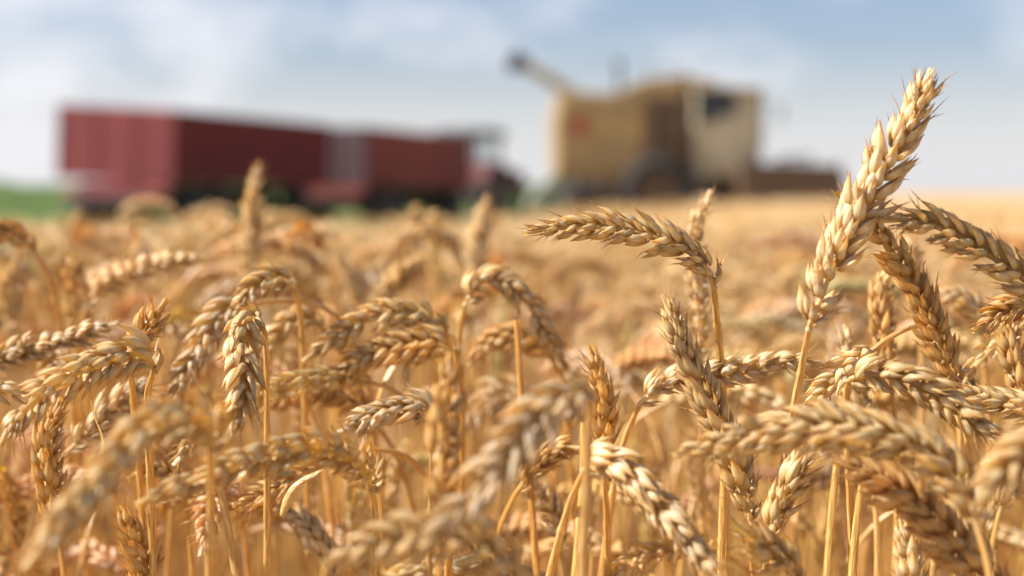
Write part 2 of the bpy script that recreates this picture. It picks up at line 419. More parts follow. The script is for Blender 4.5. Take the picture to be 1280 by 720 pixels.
# (points from the neck to the tip in photo pixels, depth at neck, depth at tip, roll deg, width, tone, stem pixels, label)
H = [
 ([(892,356),(882,332),(850,308),(800,291),(745,283),(690,285),(655,291)], .535,.53, 25, 1.0, G, [(896,400),(901,450)], 'sharp golden ear bowed left on its own, reaching over the open field', ),
 ([(1012,408),(1035,350),(1062,290),(1092,235),(1122,180),(1148,130),(1164,86)], .505,.50, 20, 1.18, P_, [(1003,455),(990,520)], 'tallest pale cream ear, standing up against the sky'),
 ([(1335,405),(1300,365),(1250,328),(1195,293),(1140,276),(1100,276)], .505,.50, 15, 1.0, G, None, 'ear arching in from the frame edge with its tip touching the tallest ear'),
 ([(1193,482),(1170,420),(1145,365),(1112,310),(1075,268),(1046,240)], .545,.535, 30, 1.0, A_, None, 'amber ear leaning left behind the tallest ear, below the arching one'),
 ([(1112,470),(1103,420),(1100,370),(1112,325)], .61,.62, 60, 1.0, A_, None, 'soft amber upright ear just behind the leaning amber one'),
 ([(1150,400),(1146,350),(1135,290)], .72,.72, 40, 1.0, P_, None, 'blurred whitish ear upright in the gap under the arching ear'),
 ([(1062,476),(1095,468),(1135,475),(1180,500),(1220,530),(1258,556)], .50,.49, 15, 1.0, G, [(1058,510),(1062,600)], 'plump ear bending down to the right over the thick dark braid-like ear'),
 ([(1088,440),(1070,455),(1045,478),(1012,524)], .54,.525, 60, 1.05, P_, None, 'short cream ear drooping left onto the thick braid-like ear'),
 ([(1222,660),(1205,615),(1165,570),(1110,545),(1040,534),(965,540),(900,553),(842,570)], .43,.45, 18, 1.0, G, None, 'thick braid-like ear lying across, its pointed tip facing left, blurred'),
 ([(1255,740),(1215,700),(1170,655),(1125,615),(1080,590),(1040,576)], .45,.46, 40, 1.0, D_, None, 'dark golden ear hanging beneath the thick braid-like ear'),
 ([(938,650),(918,580),(890,515),(862,455),(842,405),(829,368)], .53,.55, 55, 1.05, G, [(940,690),(944,730)], 'ragged golden ear leaning left with spread spikelets, crossing behind the braid-like ear'),
 ([(1000,735),(978,700),(950,680),(915,655)], .47,.46, 50, 1.1, G, None, 'soft golden ear poking up at the bottom beside the dark straw gap'),
 ([(803,502),(822,485),(850,474),(895,467),(940,459),(985,450),(1030,455)], .56,.56, 10, .88, P_, [(788,532),(770,590),(752,720)], 'slender cream ear arched flat between the ragged ear and the tall stem'),
 ([(755,578),(756,530),(750,480),(737,432)], .56,.555, 70, .95, A_, [(758,640),(760,720)], 'small sharp amber ear upright above the pale drooping one'),
 ([(732,586),(752,574),(785,590),(815,622),(845,655),(872,690),(900,725)], .475,.45, 35, 1.0, P_, [(714,625),(700,670),(686,725)], 'cream ear drooping to the bottom edge from a curved bare stem'),
 ([(738,498),(705,500),(665,530),(625,580),(580,630),(530,675)], .40,.37, 30, .92, S_, [(735,560),(728,740)], 'large blurred greyish ear sloping down left across the middle'),
 ([(650,712),(600,680),(540,668),(470,680),(405,706)], .39,.38, 30, .92, G, None, 'blurred golden ear lying along the bottom edge'),
 ([(566,668),(578,662),(605,680),(640,712)], .53,.525, 40, .85, A_, [(562,690),(558,740)], 'small sharp ear tip poking out beneath the bottom golden ear'),
 ([(583,378),(600,352),(632,352),(660,380),(685,420),(712,462)], .65,.66, 30, 1.0, G, [(576,410),(566,470)], 'softly blurred ear arched like a hook in the middle of the field'),
 ([(690,450),(670,430),(640,420),(608,430),(585,458)], .69,.69, 30, 1.0, A_, [(705,480),(712,560)], 'blurred amber ear curled down left under the hook-shaped one'),
 ([(322,400),(308,398),(302,430),(304,470),(300,515),(288,552)], .535,.50, 75, 1.05, G, [(332,430),(334,560),(334,720)], 'sharp ear hanging straight down with a bristly tip'),
 ([(368,362),(345,350),(315,362),(293,395)], .62,.60, 50, .95, G, [(376,400),(380,480)], 'soft ear curled over directly above the hanging ear'),
 ([(402,410),(385,396),(360,404),(330,432),(305,460)], .66,.65, 30, .95, G, None, 'blurred ear nodding left just beside the hanging ear'),
 ([(556,408),(525,392),(480,394),(430,415),(378,452)], .63,.62, 20, 1.0, G, [(562,450),(564,520)], 'long blurred ear sloping down left, upper one of the parallel pair'),
 ([(572,446),(545,430),(500,434),(455,450),(412,480)], .62,.62, 30, 1.0, A_, [(578,500),(578,560)], 'long blurred ear sloping down left, lower one of the parallel pair'),
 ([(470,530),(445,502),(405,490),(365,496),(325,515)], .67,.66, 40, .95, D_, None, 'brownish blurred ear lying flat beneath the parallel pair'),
 ([(540,535),(533,512),(505,510),(465,520),(420,542)], .575,.57, 35, .95, S_, [(540,600),(536,720)], 'grey-blue tinged ear bending left in the middle'),
 ([(463,612),(458,588),(435,570),(395,560),(345,564),(290,582),(235,603),(170,632)], .50,.43, 25, 1.0, G, [(468,640),(466,725)], 'long ear arched left from a bent neck, its far end blurred'),
 ([(385,588),(365,598),(335,618),(290,632)], .58,.57, 30, .85, A_, None, 'thin orange ear half hidden under the long arched ear'),
 ([(192,462),(180,443),(145,446),(100,464),(58,490),(22,522),(2,556)], .515,.485, 20, 1.0, G, [(184,500),(188,600)], 'sharp ear drooping into the left edge of the frame'),
 ([(-30,462),(10,444),(60,430),(105,416),(148,404)], .62,.60, 30, .95, S_, None, 'blurred ear rising right above the sharp left one'),
 ([(158,440),(176,418),(194,396),(208,374)], .565,.56, 40, .9, A_, [(165,480),(172,560)], 'short orange ear pointing up right behind the left drooping one'),
 ([(312,382),(285,390),(255,425),(230,465),(212,500)], .63,.60, 40, 1.0, S_, None, 'greyish blurred ear sloping down beside the hanging ear'),
 ([(262,560),(258,528),(222,520),(172,540),(130,590),(85,645),(30,712)], .42,.36, 25, .95, G, [(264,620),(262,740)], 'big blurred ear in front, sloping to the lower left corner'),
 ([(72,660),(62,600),(60,550),(76,498)], .56,.56, 65, 1.0, A_, None, 'amber upright ear below the left drooping ear'),
 ([(182,745),(178,700),(165,665),(148,632)], .555,.55, 65, 1.0, A_, None, 'short dark amber ear upright at the bottom left'),
 ([(310,345),(313,300),(318,250),(324,203)], .92,.93, 40, 1.15, G, None, 'blurred upright ear reaching over the red trailer side'),
 ([(108,385),(125,358),(165,338),(210,326),(256,320)], .74,.72, 30, .95, P_, [(98,420),(90,500)], 'blurred pale ear lying to the right beneath the green field'),
 ([(97,425),(96,375),(90,318)], .76,.76, 60, 1.0, A_, None, 'blurred orange upright ear left of the pale lying one'),
 ([(8,415),(14,365),(28,310)], .86,.86, 60, 1.15, G, None, 'blurred straw-coloured upright ear near the left frame edge'),
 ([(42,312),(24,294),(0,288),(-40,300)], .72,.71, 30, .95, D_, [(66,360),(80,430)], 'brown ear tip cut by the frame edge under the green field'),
 ([(592,352),(598,300),(608,245)], .98,1.0, 30, 1.15, G, None, 'blurred upright ear just in front of the tractor'),
 ([(876,445),(873,380),(868,320),(872,275),(889,238)], .64,.645, 50, .8, P_, [(877,500),(878,600)], 'pale ear standing behind the lone bowed ear, tip up towards the harvester'),
 ([(1335,382),(1300,378),(1260,388),(1215,414)], .54,.53, 30, .9, A_, None, 'amber ear reaching in flat from the edge, below the arching one'),
 ([(1282,520),(1272,470),(1262,425),(1252,385)], .565,.57, 50, 1.0, A_, None, 'amber upright ear at the right edge of the frame'),
 ([(1228,418),(1215,385),(1190,370),(1160,376)], .67,.67, 40, 1.0, P_, [(1230,450),(1238,540)], 'blurred cream ear hooked left on a thin stem near the right edge'),
 ([(1330,540),(1290,512),(1240,500),(1185,487)], .525,.54, 30, .95, G, None, 'ear lying flat from the right edge behind the plump bending one'),
 ([(1152,790),(1142,740),(1134,695),(1126,648)], .495,.50, 60, 1.05, P_, None, 'cream ear tip rising at the bottom right under the dark ear'),
 ([(1350,565),(1300,562),(1260,585),(1222,630)], .39,.38, 30, .95, G, None, 'very blurred ear entering low from the right edge'),
 ([(550,640),(552,580),(556,510),(563,440)], .42,.425, 60, .8, A_, None, 'blurred amber ear standing upright in the centre'),
 ([(650,610),(672,580),(700,562),(726,560)], .60,.59, 30, .9, A_, None, 'amber ear just behind the curved bare stem'),
 ([(655,512),(640,490),(612,485),(585,502)], .74,.74, 40, 1.0, P_, None, 'blurred cream ear curled beneath the amber one in the centre'),
 ([(965,668),(975,630),(995,590),(1020,560)], .505,.51, 40, 1.0, G, None, 'ear rising right from below to the underside of the braid-like ear'),
 ([(480,650),(490,600),(508,550)], .72,.71, 50, .8, P_, None, 'thin pale blurred ear standing right of the bent neck'),
 ([(415,720),(400,680),(375,650),(345,632)], .62,.62, 40, .95, S_, None, 'grey blurred ear low down behind the straws'),
 ([(1085,560),(1072,500),(1062,450),(1056,405)], .60,.61, 50, 1.0, P_, None, 'soft cream upright ear beneath the tallest ear'),
 ([(455,395),(440,350),(420,318)], .95,.95, 40, 1.1, P_, None, 'blurred pale ear pointing up left near the trailers'),
 ([(470,372),(500,345),(530,318)], .88,.86, 40, 1.1, G, None, 'blurred ear pointing up right in front of the trailers'),
 ([(60,395),(70,350),(100,262)], 1.3,1.3, 40, 1.1, G, None, 'faint upright ear beside the green field'),
 ([(520,330),(516,290),(520,255)], 1.25,1.25, 40, 1.1, G, None, 'faint upright ear under the front red trailer'),
 ([(90,560),(130,520),(165,490),(195,470)], .60,.60, 40, .95, S_, None, 'greyish ear tangled behind the left drooping ear'),
 ([(230,620),(225,600),(195,585),(160,600)], .62,.61, 40, .9, A_, None, 'orange ear half covered by the big corner ear'),
 ([(700,680),(690,640),(665,610),(640,600)], .62,.62, 40, .9, S_, None, 'grey ear in the shade behind the curved bare stem'),
 ([(1250,640),(1262,600),(1270,560)], .60,.60, 40, .9, G, None, 'golden ear upright behind the low right blurred ear'),
 ([(1215,520),(1205,480),(1188,445)], .62,.63, 40, .9, G, None, 'soft ear upright between the plump ear and the right edge'),
]
def stalk_root(name='wheat_stalk', loc=(0, 0, 0)): return empty(name, loc)
hero_xy = []
for hi, h in enumerate(H):
    pts, d0, d1, roll, width, tone, stem_px, label = h
    g = np.random.default_rng(100 + hi)
    n = len(pts)
    C = smooth_curve([at(x, y, d0 + (d1 - d0) * (i / (n - 1))) for i, (x, y) in enumerate(pts)])
    L = np.linalg.norm(np.diff(C, axis=0), axis=1).sum()
    T0 = C[1] - C[0]; T0 /= np.linalg.norm(T0)
    # stem: from the neck, through the pixels given, to the root
    way = [C[0]]
    if stem_px:
        for k, (x, y) in enumerate(stem_px): way.append(at(x, y, d0 + .012 * (k + 1)))
        last, prev = way[-1], way[-2]
        dirn = last - prev; dirn /= np.linalg.norm(dirn)
        sl_ = dirn[:2] / max(.3, -dirn[2])
        root = np.array([*(last[:2] + sl_ * .12 + g.normal(size=2) * .015), 0.])
        tail = bez(last, last + dirn * .12, root + [0, 0, .35], root, 26)
        A = smooth_curve([C[0] + T0 * .006, C[0]] + way[1:], 40)[3:]
        P = np.concatenate([A, tail[1:]])
    else:
        k = -T0.copy()
        # the neck turns over to hang from its straw
        reach = .02 + .035 * max(0, 1 - max(0, T0[2]))
        down = np.array([0, 0, -1.])
        p1 = C[0] + k * reach; p2 = C[0] + k * reach * 1.3 + down * .12
        root = np.array([C[0][0] + k[0] * .05 + g.normal() * .02, C[0][1] + k[1] * .05 + .02, 0])
        p2[1] += .01
        P = np.concatenate([bez(C[0], p1, C[0] + k * reach * 1.3 + down * .03, p2, 22), bez(p2, p2 + down * .15, root + [0, 0, .3], root, 24)[1:]])
    hero_xy.append(root[:2])
    t = stalk_root('wheat_stalk', root); tag(t, label, 'wheat stalk', 'wheat stalks standing at the edge of the field')
    V, Q, U, T = stem_mesh(P, 10); V = V - root
    link('stem', np_mesh('stem', V, Q, U, T, STRAW), t, (*tone, 1))
    V, Q, U, T = straight_ear(L, 3, g, width * (1.14 if d0 < .46 else 1.03) * g.uniform(.96, 1.06), g.uniform(.85, 1.1))
    V = bend(V, C, R(roll + g.normal() * 6), np.array([0, 1., -.05])) - root
    link('ear', np_mesh('ear', V, Q, U, T, HUSK), t, (*tone, 1))
    if hi in (3, 24):
        b = P[min(len(P) - 1, 26)] - root
        s = g.choice([-1, 1])
        V, Q, U, T = leaf_mesh([b, b + [s * .015, .005, .03], b + [s * .035, .0, .02], b + [s * .05, -.01, -.04]], .0025)
        link('leaf', np_mesh('leaf', V, Q, U, T, STRAW), t, (*tone, 1))

# loose blades and bare straws seen in front
def blade(pts, d, w, label, tone=P_, name='dry_leaf'):
    P = [at(x, y, d) for x, y in pts]; root = P[0].copy()
    V, Q, U, T = leaf_mesh([p - root for p in P], w, 18, 1.6)
    o = link(name, np_mesh(name, V, Q, U, T, STRAW), None, (*tone, 1)); o.location = root
    tag(o, label, 'leaf')
blade([(1196,760),(1206,700),(1222,640),(1240,605)], .45, .0022, 'pale folded blade leaning at the bottom right under the blurred ear')
blade([(352,430+215),(365,612),(395,590),(412,580)], .55, .0018, 'small pale twisted leaf under the long arched ear')
blade([(118,640),(124,590),(127,550),(117,520),(113,500)], .54, .0016, 'thin curled leaf standing beside the big blurred corner ear')
def straw(pts, d, label, tone=G):
    W = [at(x, y, d) for x, y in pts]; last = W[-1]; dirn = last - W[-2]; dirn /= np.linalg.norm(dirn)
    root = np.array([last[0] + dirn[0] * .3, last[1] + .05, 0])
    P = np.concatenate([smooth_curve(W, 24), bez(last, last + dirn * .15, root + [0, 0, .3], root, 20)[1:]])
    V, Q, U, T = stem_mesh(P, 10, .0013, .0015)
    o = link('bare_straw', np_mesh('bare_straw', V - root, Q, U, T, STRAW), None, (*tone, 1)); o.location = root
    tag(o, label, 'straw')
straw([(730,528),(729,600),(724,660),(719,730)], .49, 'thick upright bare straw crossing the curved stem of the drooping ear')
straw([(646,400),(652,500),(662,600),(672,730)], .60, 'thin dark bare straw in the centre behind the blurred ears', D_)
straw([(1046,580),(1040,640),(1033,730)], .50, 'bright bare straw left of the cream bottom ear')
straw([(1078,600),(1070,660),(1064,730)], .52, 'bare straw between the bright one and the cream bottom ear')
straw([(273,600),(285,660),(297,730)], .50, 'pale bare straw leaning right beneath the long arched ear')
straw([(905,590),(903,640),(900,730)], .55, 'bare straw standing under the ragged golden ear')

# ------------------------------------------------------------------ prototypes for the repeats
def proto_curve(kind, g, Lx):
    """stalk profile in the x-z plane: returns stem points (top to root) and ear curve, root at the origin, highest point at z = 1 m * H"""
    Hh = .86
    lean = g.uniform(.02, .08)
    if kind == 'hook':
        e = [np.array([0, 0, 0.])]; ang = g.uniform(35, 60)
        step = Lx / 8
        for i in range(8):
            ang -= g.uniform(9, 15); e.append(e[-1] + step * np.array([math.cos(R(ang)), 0, math.sin(R(ang))]))
        a0 = R(72)
    elif kind == 'nod':
        e = [np.array([0, 0, 0.])]; ang = g.uniform(25, 50); step = Lx / 8
        for i in range(8):
            ang -= g.uniform(5, 12); e.append(e[-1] + step * np.array([math.cos(R(ang)), 0, math.sin(R(ang))]))
        a0 = R(75)
    else:
        e = [np.array([0, 0, 0.])]; ang = g.uniform(68, 90); step = Lx / 8
        for i in range(8):
            ang -= g.uniform(-1, 4); e.append(e[-1] + step * np.array([math.cos(R(ang)), 0, math.sin(R(ang))]))
        a0 = R(ang + 8)
    e = np.array(e); top = e[:, 2].max()
    neck = np.array([lean, 0, Hh - top]); e = e + neck
    T0 = e[1] - e[0]; T0 /= np.linalg.norm(T0)
    k = -T0
    down = np.array([-.12, 0, -1.])
    p2 = neck + k * .03 + down * .10
    P = np.concatenate([bez(neck, neck + k * .03, neck + k * .035 + down * .03, p2, 14), bez(p2, p2 + down * .2, np.array([0, 0, .3]), np.zeros(3), 12)[1:]])
    return P, smooth_curve(e, 30)
KINDS_ = ['hook', 'nod', 'nod', 'up', 'hook', 'nod', 'lean', 'hook', 'up', 'nod', 'hook', 'nod']
PR, PLOW, PCHEAP = [], [], []
def cat4(parts):
    off = 0; V, Q, U, T = [], [], [], []
    for v, q, u, t in parts:
        V.append(v); Q.append(q + off); U.append(u); T.append(t); off += len(v)
    return np.concatenate(V), np.concatenate(Q), np.concatenate(U), np.concatenate(T)
for i, kd in enumerate(KINDS_):
    g = np.random.default_rng(500 + i); Lx = g.uniform(.075, .10)
    P, E = proto_curve(kd, g, Lx)
    rl = R(g.uniform(0, 90))
    st = stem_mesh(P, 7)
    ev, eq, eu, et = straight_ear(Lx, 2, g, g.uniform(.88, 1.12), g.uniform(.9, 1.35)); ev = bend(ev, E, rl)
    ls = None
    if i == 8:
        b = P[18]; ls = leaf_mesh([b, b + [.02, .01, .04], b + [.06, .02, .03], b + [.05, .02, -.05]], .0022)
    PR.append((np_mesh('stem', *st, STRAW), np_mesh('ear', ev, eq, eu, et, HUSK), np_mesh('leaf', *ls, STRAW) if ls else None))
    sl1 = stem_mesh(P[::2], 4)
    e1 = straight_ear(Lx, 1, g, 1.05); e1 = (bend(e1[0], E, rl), *e1[1:])
    PLOW.append((cat4([sl1] + ([ls] if ls else [])), e1))
    e0 = straight_ear(Lx, 0, g, 1.05); e0 = (bend(e0[0], E, rl), *e0[1:])
    v, q, u = tube_grid(P[[0, 6, 13, 24]], .002, 3)
    PCHEAP.append(((v, q, u, np.tile([.5, .3, .5], (len(v), 1))), e0))

EDGE_Y = 8.0
def edge_line(y): return -.2 + (y - 8) * .258          # edge of the standing wheat, running towards the harvester
def field_edge_x(y):
    return -30. if y < EDGE_Y else edge_line(y)
def in_wheat(x, y): return x > field_edge_x(y)

# individuals: about 235 stalks nearest to the camera
made = 0; tries = 0; placed = []
tones = [G, P_, A_, P_, S_, G, A_]
LBL = {'near': ('blurred ripe wheat stalk in the first rows behind the sharp ears', 'wheat stalks in the first rows of the field'),
       'mid': ('soft unsharp wheat stalk a little further back in the field', 'wheat stalks further back in the field')}
while made < 232 and tries < 20000:
    tries += 1
    y = .61 + .78 * random.random() ** .95
    x = random.uniform(-1, 1) * (.37 * y + .06)
    if any((x - a) ** 2 + (y - b) ** 2 < .022 ** 2 for a, b in placed): continue
    px = 640 + x / y * F
    ztop = random.uniform(.765, .89) if y < (.92 if px < 640 else 1.0) else (.892 if px < 640 else .865) + random.gauss(0, .025)
    lim = 400 if 640 < px < 1010 else (330 if px > 1010 else 300)
    if y > .95: lim = 252 if px < 640 else lim - 60
    if y < .8: lim += 60
    zmax = CAM_Z - (lim + random.random() * 60 - 240) / F * y
    ztop = min(ztop, zmax)
    k = random.randrange(len(PR)); sc = ztop / .86
    t = empty('wheat_stalk', (x, y, 0), 0)
    rz = random.choice([math.pi, math.pi, 0, 0]) + random.gauss(0, .75)
    t.rotation_euler = (0, 0, rz)
    t.scale = (random.uniform(.93, 1.08), random.uniform(.93, 1.08), sc)
    q = random.choice(tones); q = tuple(v * random.uniform(.92, 1.05) for v in q)
    for nm, me in zip(('stem', 'ear', 'leaf'), PR[k]):
        if me: link(nm, me, t, (*q, 1))
    l, gname = LBL['near' if y < 1.05 else 'mid']
    tag(t, l, 'wheat stalk', gname)
    placed.append((x, y)); made += 1

# the rest of the crop: one mass
def scatter(protos, pts, g, zmean=.862, zsd=.028):
    SV, SQ, SU, ST = [], [], [], []; EV, EQ, EU, ET = [], [], [], []; so = eo = 0
    for (x, y) in pts:
        (sv, sq, su, st), (ev, eq, eu, et) = protos[g.integers(len(protos))]
        a = g.uniform(0, 2 * math.pi); c, s = math.cos(a), math.sin(a)
        z = (zmean + ((.020 * max(0, 1 - abs(y - 1.6) / .9) - .085 * min(1, max(0, (y - 1.7) / 2))) if x < 0 else -.05 * min(1, max(0, (y - 1.3) / 2))) + g.normal() * zsd) / .86
        M = np.array([[c, s, 0], [-s, c, 0], [0, 0, z]])
        o = np.array([x, y, 0])
        SV.append(sv @ M + o); SQ.append(sq + so); SU.append(su); ST.append(st); so += len(sv)
        EV.append(ev @ M + o); EQ.append(eq + eo); EU.append(eu); ET.append(et * [1, 1, 1] + [0, g.uniform(-.25, .05), 0]); eo += len(ev)
    return [np.concatenate(a) for a in (SV, SQ, SU, ST)], [np.concatenate(a) for a in (EV, EQ, EU, ET)]
g = np.random.default_rng(77)
pts1 = []
for _ in range(2500):
    y = math.sqrt(g.uniform(1.2 ** 2, 3.6 ** 2)); x = g.uniform(-1, 1) * (.40 * y + .35)
    if y < 1.39 and abs(x) < .37 * y + .06: continue
    pts1.append((x, y))
for _ in range(420):                      # beside the view, for the shade they cast
    y = g.uniform(.25, 1.7); x = g.choice([-1, 1]) * (.40 * y + .07 + g.uniform(0, .55)); pts1.append((x, y))
pts2 = []
for _ in range(7000):
    y = math.sqrt(g.uniform(3.5 ** 2, 13 ** 2)); x = g.uniform(-1, 1) * (.42 * y + .6)
    if in_wheat(x, y): pts2.append((x, y))
for _ in range(9000):
    y = 13 + 50 * g.random() ** 1.3; x = g.uniform(-1, 1) * (.42 * y + 2)
    if in_wheat(x, y) and not (2.5 < x < 9 and 34 < y < 40.5): pts2.append((x, y))
S1, E1 = scatter(PLOW, pts1, g); S2, E2 = scatter(PCHEAP, pts2, g)
def merge(a, b): return cat4([tuple(a), tuple(b)])
root = empty('wheat_crop'); tag(root, 'ripe golden wheat crop running back to the horizon', 'wheat field', kind='stuff')
link('stems', np_mesh('stems', *merge(S1, S2), STRAW), root, (*G, 1))['kind'] = 'stuff'
link('ears', np_mesh('ears', *merge(E1, E2), HUSK), root, (1.0, 1.0, .93, 1))['kind'] = 'stuff'

# closed far canopy of the same crop
def canopy(name, xs, ys, zfun, keep, material, parent=None, skirt=0.0):
    X, Y = np.meshgrid(xs, ys, indexing='ij'); Z = zfun(X, Y)
    nx, ny = X.shape
    V = np.stack([X, Y, Z], -1).reshape(-1, 3)
    Q = []
    K = keep(X, Y) & (Y > Y.min() + .01) & (X > X.min() + .01) & (X < X.max() - .01)
    Z2 = np.where(K, Z, skirt); V[:, 2] = Z2.ravel()
    for i in range(nx - 1):
        for j in range(ny - 1):
            if K[i:i + 2, j:j + 2].any():
                a = i * ny + j; Q.append([a, a + ny, a + ny + 1, a + 1])
    return np_mesh(name, V, np.array(Q), None, None, material, True)
def bumps(X, Y, amp):
    z = 0
    for k, (fx, fy, p) in enumerate([(3.1, 2.3, .4), (1.3, 4.9, 1.7), (7.3, 5.1, 2.2), (11.7, 9.1, .9)]):
        z = z + np.sin(X * fx + p + 1.3 * np.sin(Y * fy * .7)) * np.sin(Y * fy + p * 2 + np.sin(X * fx * .6)) * amp / (1 + k * .5)
    return z
ys = np.concatenate([np.arange(2.6, 14, .12), np.arange(14, 30, .3), np.arange(30, 80, .8), np.geomspace(80, 3000, 60)])
xs_ = np.concatenate([-np.geomspace(12, 40, 10)[::-1], np.arange(-11.8, 12, .2), np.arange(12, 40, .8), np.geomspace(40, 2500, 50)])
g3 = np.random.default_rng(3)
me = canopy('canopy', xs_, ys, lambda X, Y: .72 + bumps(X, Y, .025) + g3.normal(size=X.shape) * .012,
            lambda X, Y: np.where(Y < EDGE_Y, X > -30, X > edge_line(Y)) & ~((X > .5) & (X < 9.2) & (Y > 33.5) & (Y < 41)), M_CANOPY, skirt=.02)
link('canopy', me, root)['kind'] = 'stuff'

# ------------------------------------------------------------------ ground and the green crop far left
def sheet(name, x0, x1, y0, y1, z, m):
    me = bpy.data.meshes.new(name); me.from_pydata([(x0, y0, z), (x1, y0, z), (x1, y1, z), (x0, y1, z)], [], [(0, 1, 2, 3)]); me.materials.append(m)
    return link(name, me)
tag(sheet('ground', -4000, 4000, -1500, 6000, 0, M_SOIL), 'dry straw covered soil of the field', 'ground', kind='structure')
ysg = np.concatenate([np.arange(54.5, 110, .9), np.geomspace(110, 3500, 60)])
xsg = np.concatenate([-np.geomspace(60, 3000, 40)[::-1], np.arange(-59, 40, .9), np.geomspace(40, 90, 6)])
me = canopy('green_crop', xsg, ysg, lambda X, Y: 1.15 + bumps(X * .5, Y * .5, .10) + g3.normal(size=X.shape) * .06,
            lambda X, Y: (X < 3.2 + (Y - 55) * .03) & (X < 45), M_CROP, skirt=.01)
o = link('green_crop', me); tag(o, 'strip of green crop at the horizon behind the red trailers', 'crop field', kind='stuff')
# rows of cut stubble on the harvested strip
SV_, SQ_, SU_, off_ = [], [], [], 0
gs = np.random.default_rng(21)
for _ in range(9000):
    y = 8.3 + 30 * gs.random() ** 1.4; x = round(gs.uniform(-.45, .45) * y / .16) * .16 + gs.normal() * .02
    if x > edge_line(y) - .1: continue
    hgt = gs.uniform(.10, .2)
    v_, q_, u_ = tube_grid(np.array([[x, y, 0], [x + gs.normal() * .02, y + gs.normal() * .02, hgt]]), [.003, .003], 3)
    SV_.append(v_); SQ_.append(q_ + off_); SU_.append(u_); off_ += len(v_)
SV_ = np.concatenate(SV_)
tag(link('stubble', np_mesh('stubble', SV_, np.concatenate(SQ_), np.concatenate(SU_), np.tile([.5, .3, .5], (len(SV_), 1)), STRAW), None, (*A_, 1)),
    'cut straw stubble on the harvested strip in front of the machines', 'stubble', kind='stuff')
# green verge between the wheels and that crop
gv = []
for i in range(60):
    pass
xsv = np.arange(-26, 6, .35); ysv = np.arange(23, 53, .35)
me = canopy('grass_verge', xsv, ysv, lambda X, Y: .14 + bumps(X * 2, Y * 2, .04) + g3.normal(size=X.shape) * .04,
            lambda X, Y: X < -1.2 - .12 * (Y - 30) ** 2 / 20 + .4 * np.sin(Y * 1.7), M_CROP, skirt=.01)
o = link('grass', me); tag(o, 'green grass and weeds under and around the trailers', 'grass', kind='stuff')

# ------------------------------------------------------------------ machines
class MB:
    def __init__(s): s.bm = bmesh.new()
    def box(s, c, d, rot_=None, bev=.02):
        r = bmesh.ops.create_cube(s.bm, size=1)
        bmesh.ops.scale(s.bm, vec=d, verts=r['verts'])
        if rot_: bmesh.ops.rotate(s.bm, verts=r['verts'], matrix=Matrix.Rotation(rot_[0], 3, rot_[1]))
        bmesh.ops.translate(s.bm, vec=c, verts=r['verts'])
        return s
    def cyl(s, a, b, r, seg=20, r2=None):
        a, b = Vector(a), Vector(b); d = b - a
        q = bmesh.ops.create_cone(s.bm, cap_ends=True, segments=seg, radius1=r, radius2=r if r2 is None else r2, depth=d.length)
        bmesh.ops.rotate(s.bm, verts=q['verts'], matrix=d.to_track_quat('Z', 'Y').to_matrix())
        bmesh.ops.translate(s.bm, vec=(a + b) / 2, verts=q['verts'])
        return s
    def prism(s, poly, y0, y1):
        """poly in x-z, extruded in y"""
        v0 = [s.bm.verts.new((x, y0, z)) for x, z in poly]; v1 = [s.bm.verts.new((x, y1, z)) for x, z in poly]
        n = len(poly); s.bm.faces.new(v0); s.bm.faces.new(v1[::-1])
        for i in range(n): s.bm.faces.new((v0[i], v1[i], v1[(i + 1) % n], v0[(i + 1) % n]))
        return s
    def torus(s, c, Rr, r, wide=1.0, seg=28, sec=10):
        """wheel-like ring about the local y axis, with tread lugs"""
        rings = []
        for i in range(seg):
            a = 2 * math.pi * i / seg; k = 1 + (.035 if i % 2 else 0)
            ring = []
            for j in range(sec):
                b = 2 * math.pi * j / sec
                rr = Rr * k - r + r * max(-.95, min(.85, math.cos(b) * 1.15)) ; yy = r * wide * math.sin(b)
                ring.append(s.bm.verts.new((c[0] + rr * math.cos(a), c[1] + yy, c[2] + rr * math.sin(a))))
            rings.append(ring)
        for i in range(seg):
            for j in range(sec):
                s.bm.faces.new((rings[i][j], rings[i][(j + 1) % sec], rings[(i + 1) % seg][(j + 1) % sec], rings[(i + 1) % seg][j]))
        return s
    def build(s, name, m, parent=None, bev=.015):
        bmesh.ops.recalc_face_normals(s.bm, faces=s.bm.faces[:])
        me = bpy.data.meshes.new(name); s.bm.to_mesh(me); s.bm.free(); me.materials.append(m)
        o = link(name, me, parent)
        if bev:
            b = o.modifiers.new('bevel', 'BEVEL'); b.width = bev; b.segments = 2; b.limit_method = 'ANGLE'; b.angle_limit = R(50)
        return o
def wheel(c, rad, w, parent, rimm=M_RIM, seg=28):
    wl = MB().torus(c, rad, rad * .27, w / (rad * .54), seg).build('wheel', M_RUBBER, parent, 0)
    q = MB().cyl((c[0], c[1] - w * .38, c[2]), (c[0], c[1] + w * .38, c[2]), rad * .56, 24)
    q.cyl((c[0], c[1] - w * .5, c[2]), (c[0], c[1] + w * .5, c[2]), rad * .16, 12)
    for i in range(6):
        a = i * math.pi / 3; q.cyl((c[0] + rad * .3 * math.cos(a), c[1] - w * .42, c[2] + rad * .3 * math.sin(a)), (c[0] + rad * .3 * math.cos(a), c[1] + w * .42, c[2] + rad * .3 * math.sin(a)), rad * .05, 8)
    q.build('rim', rimm, wl, 0)
    return wl

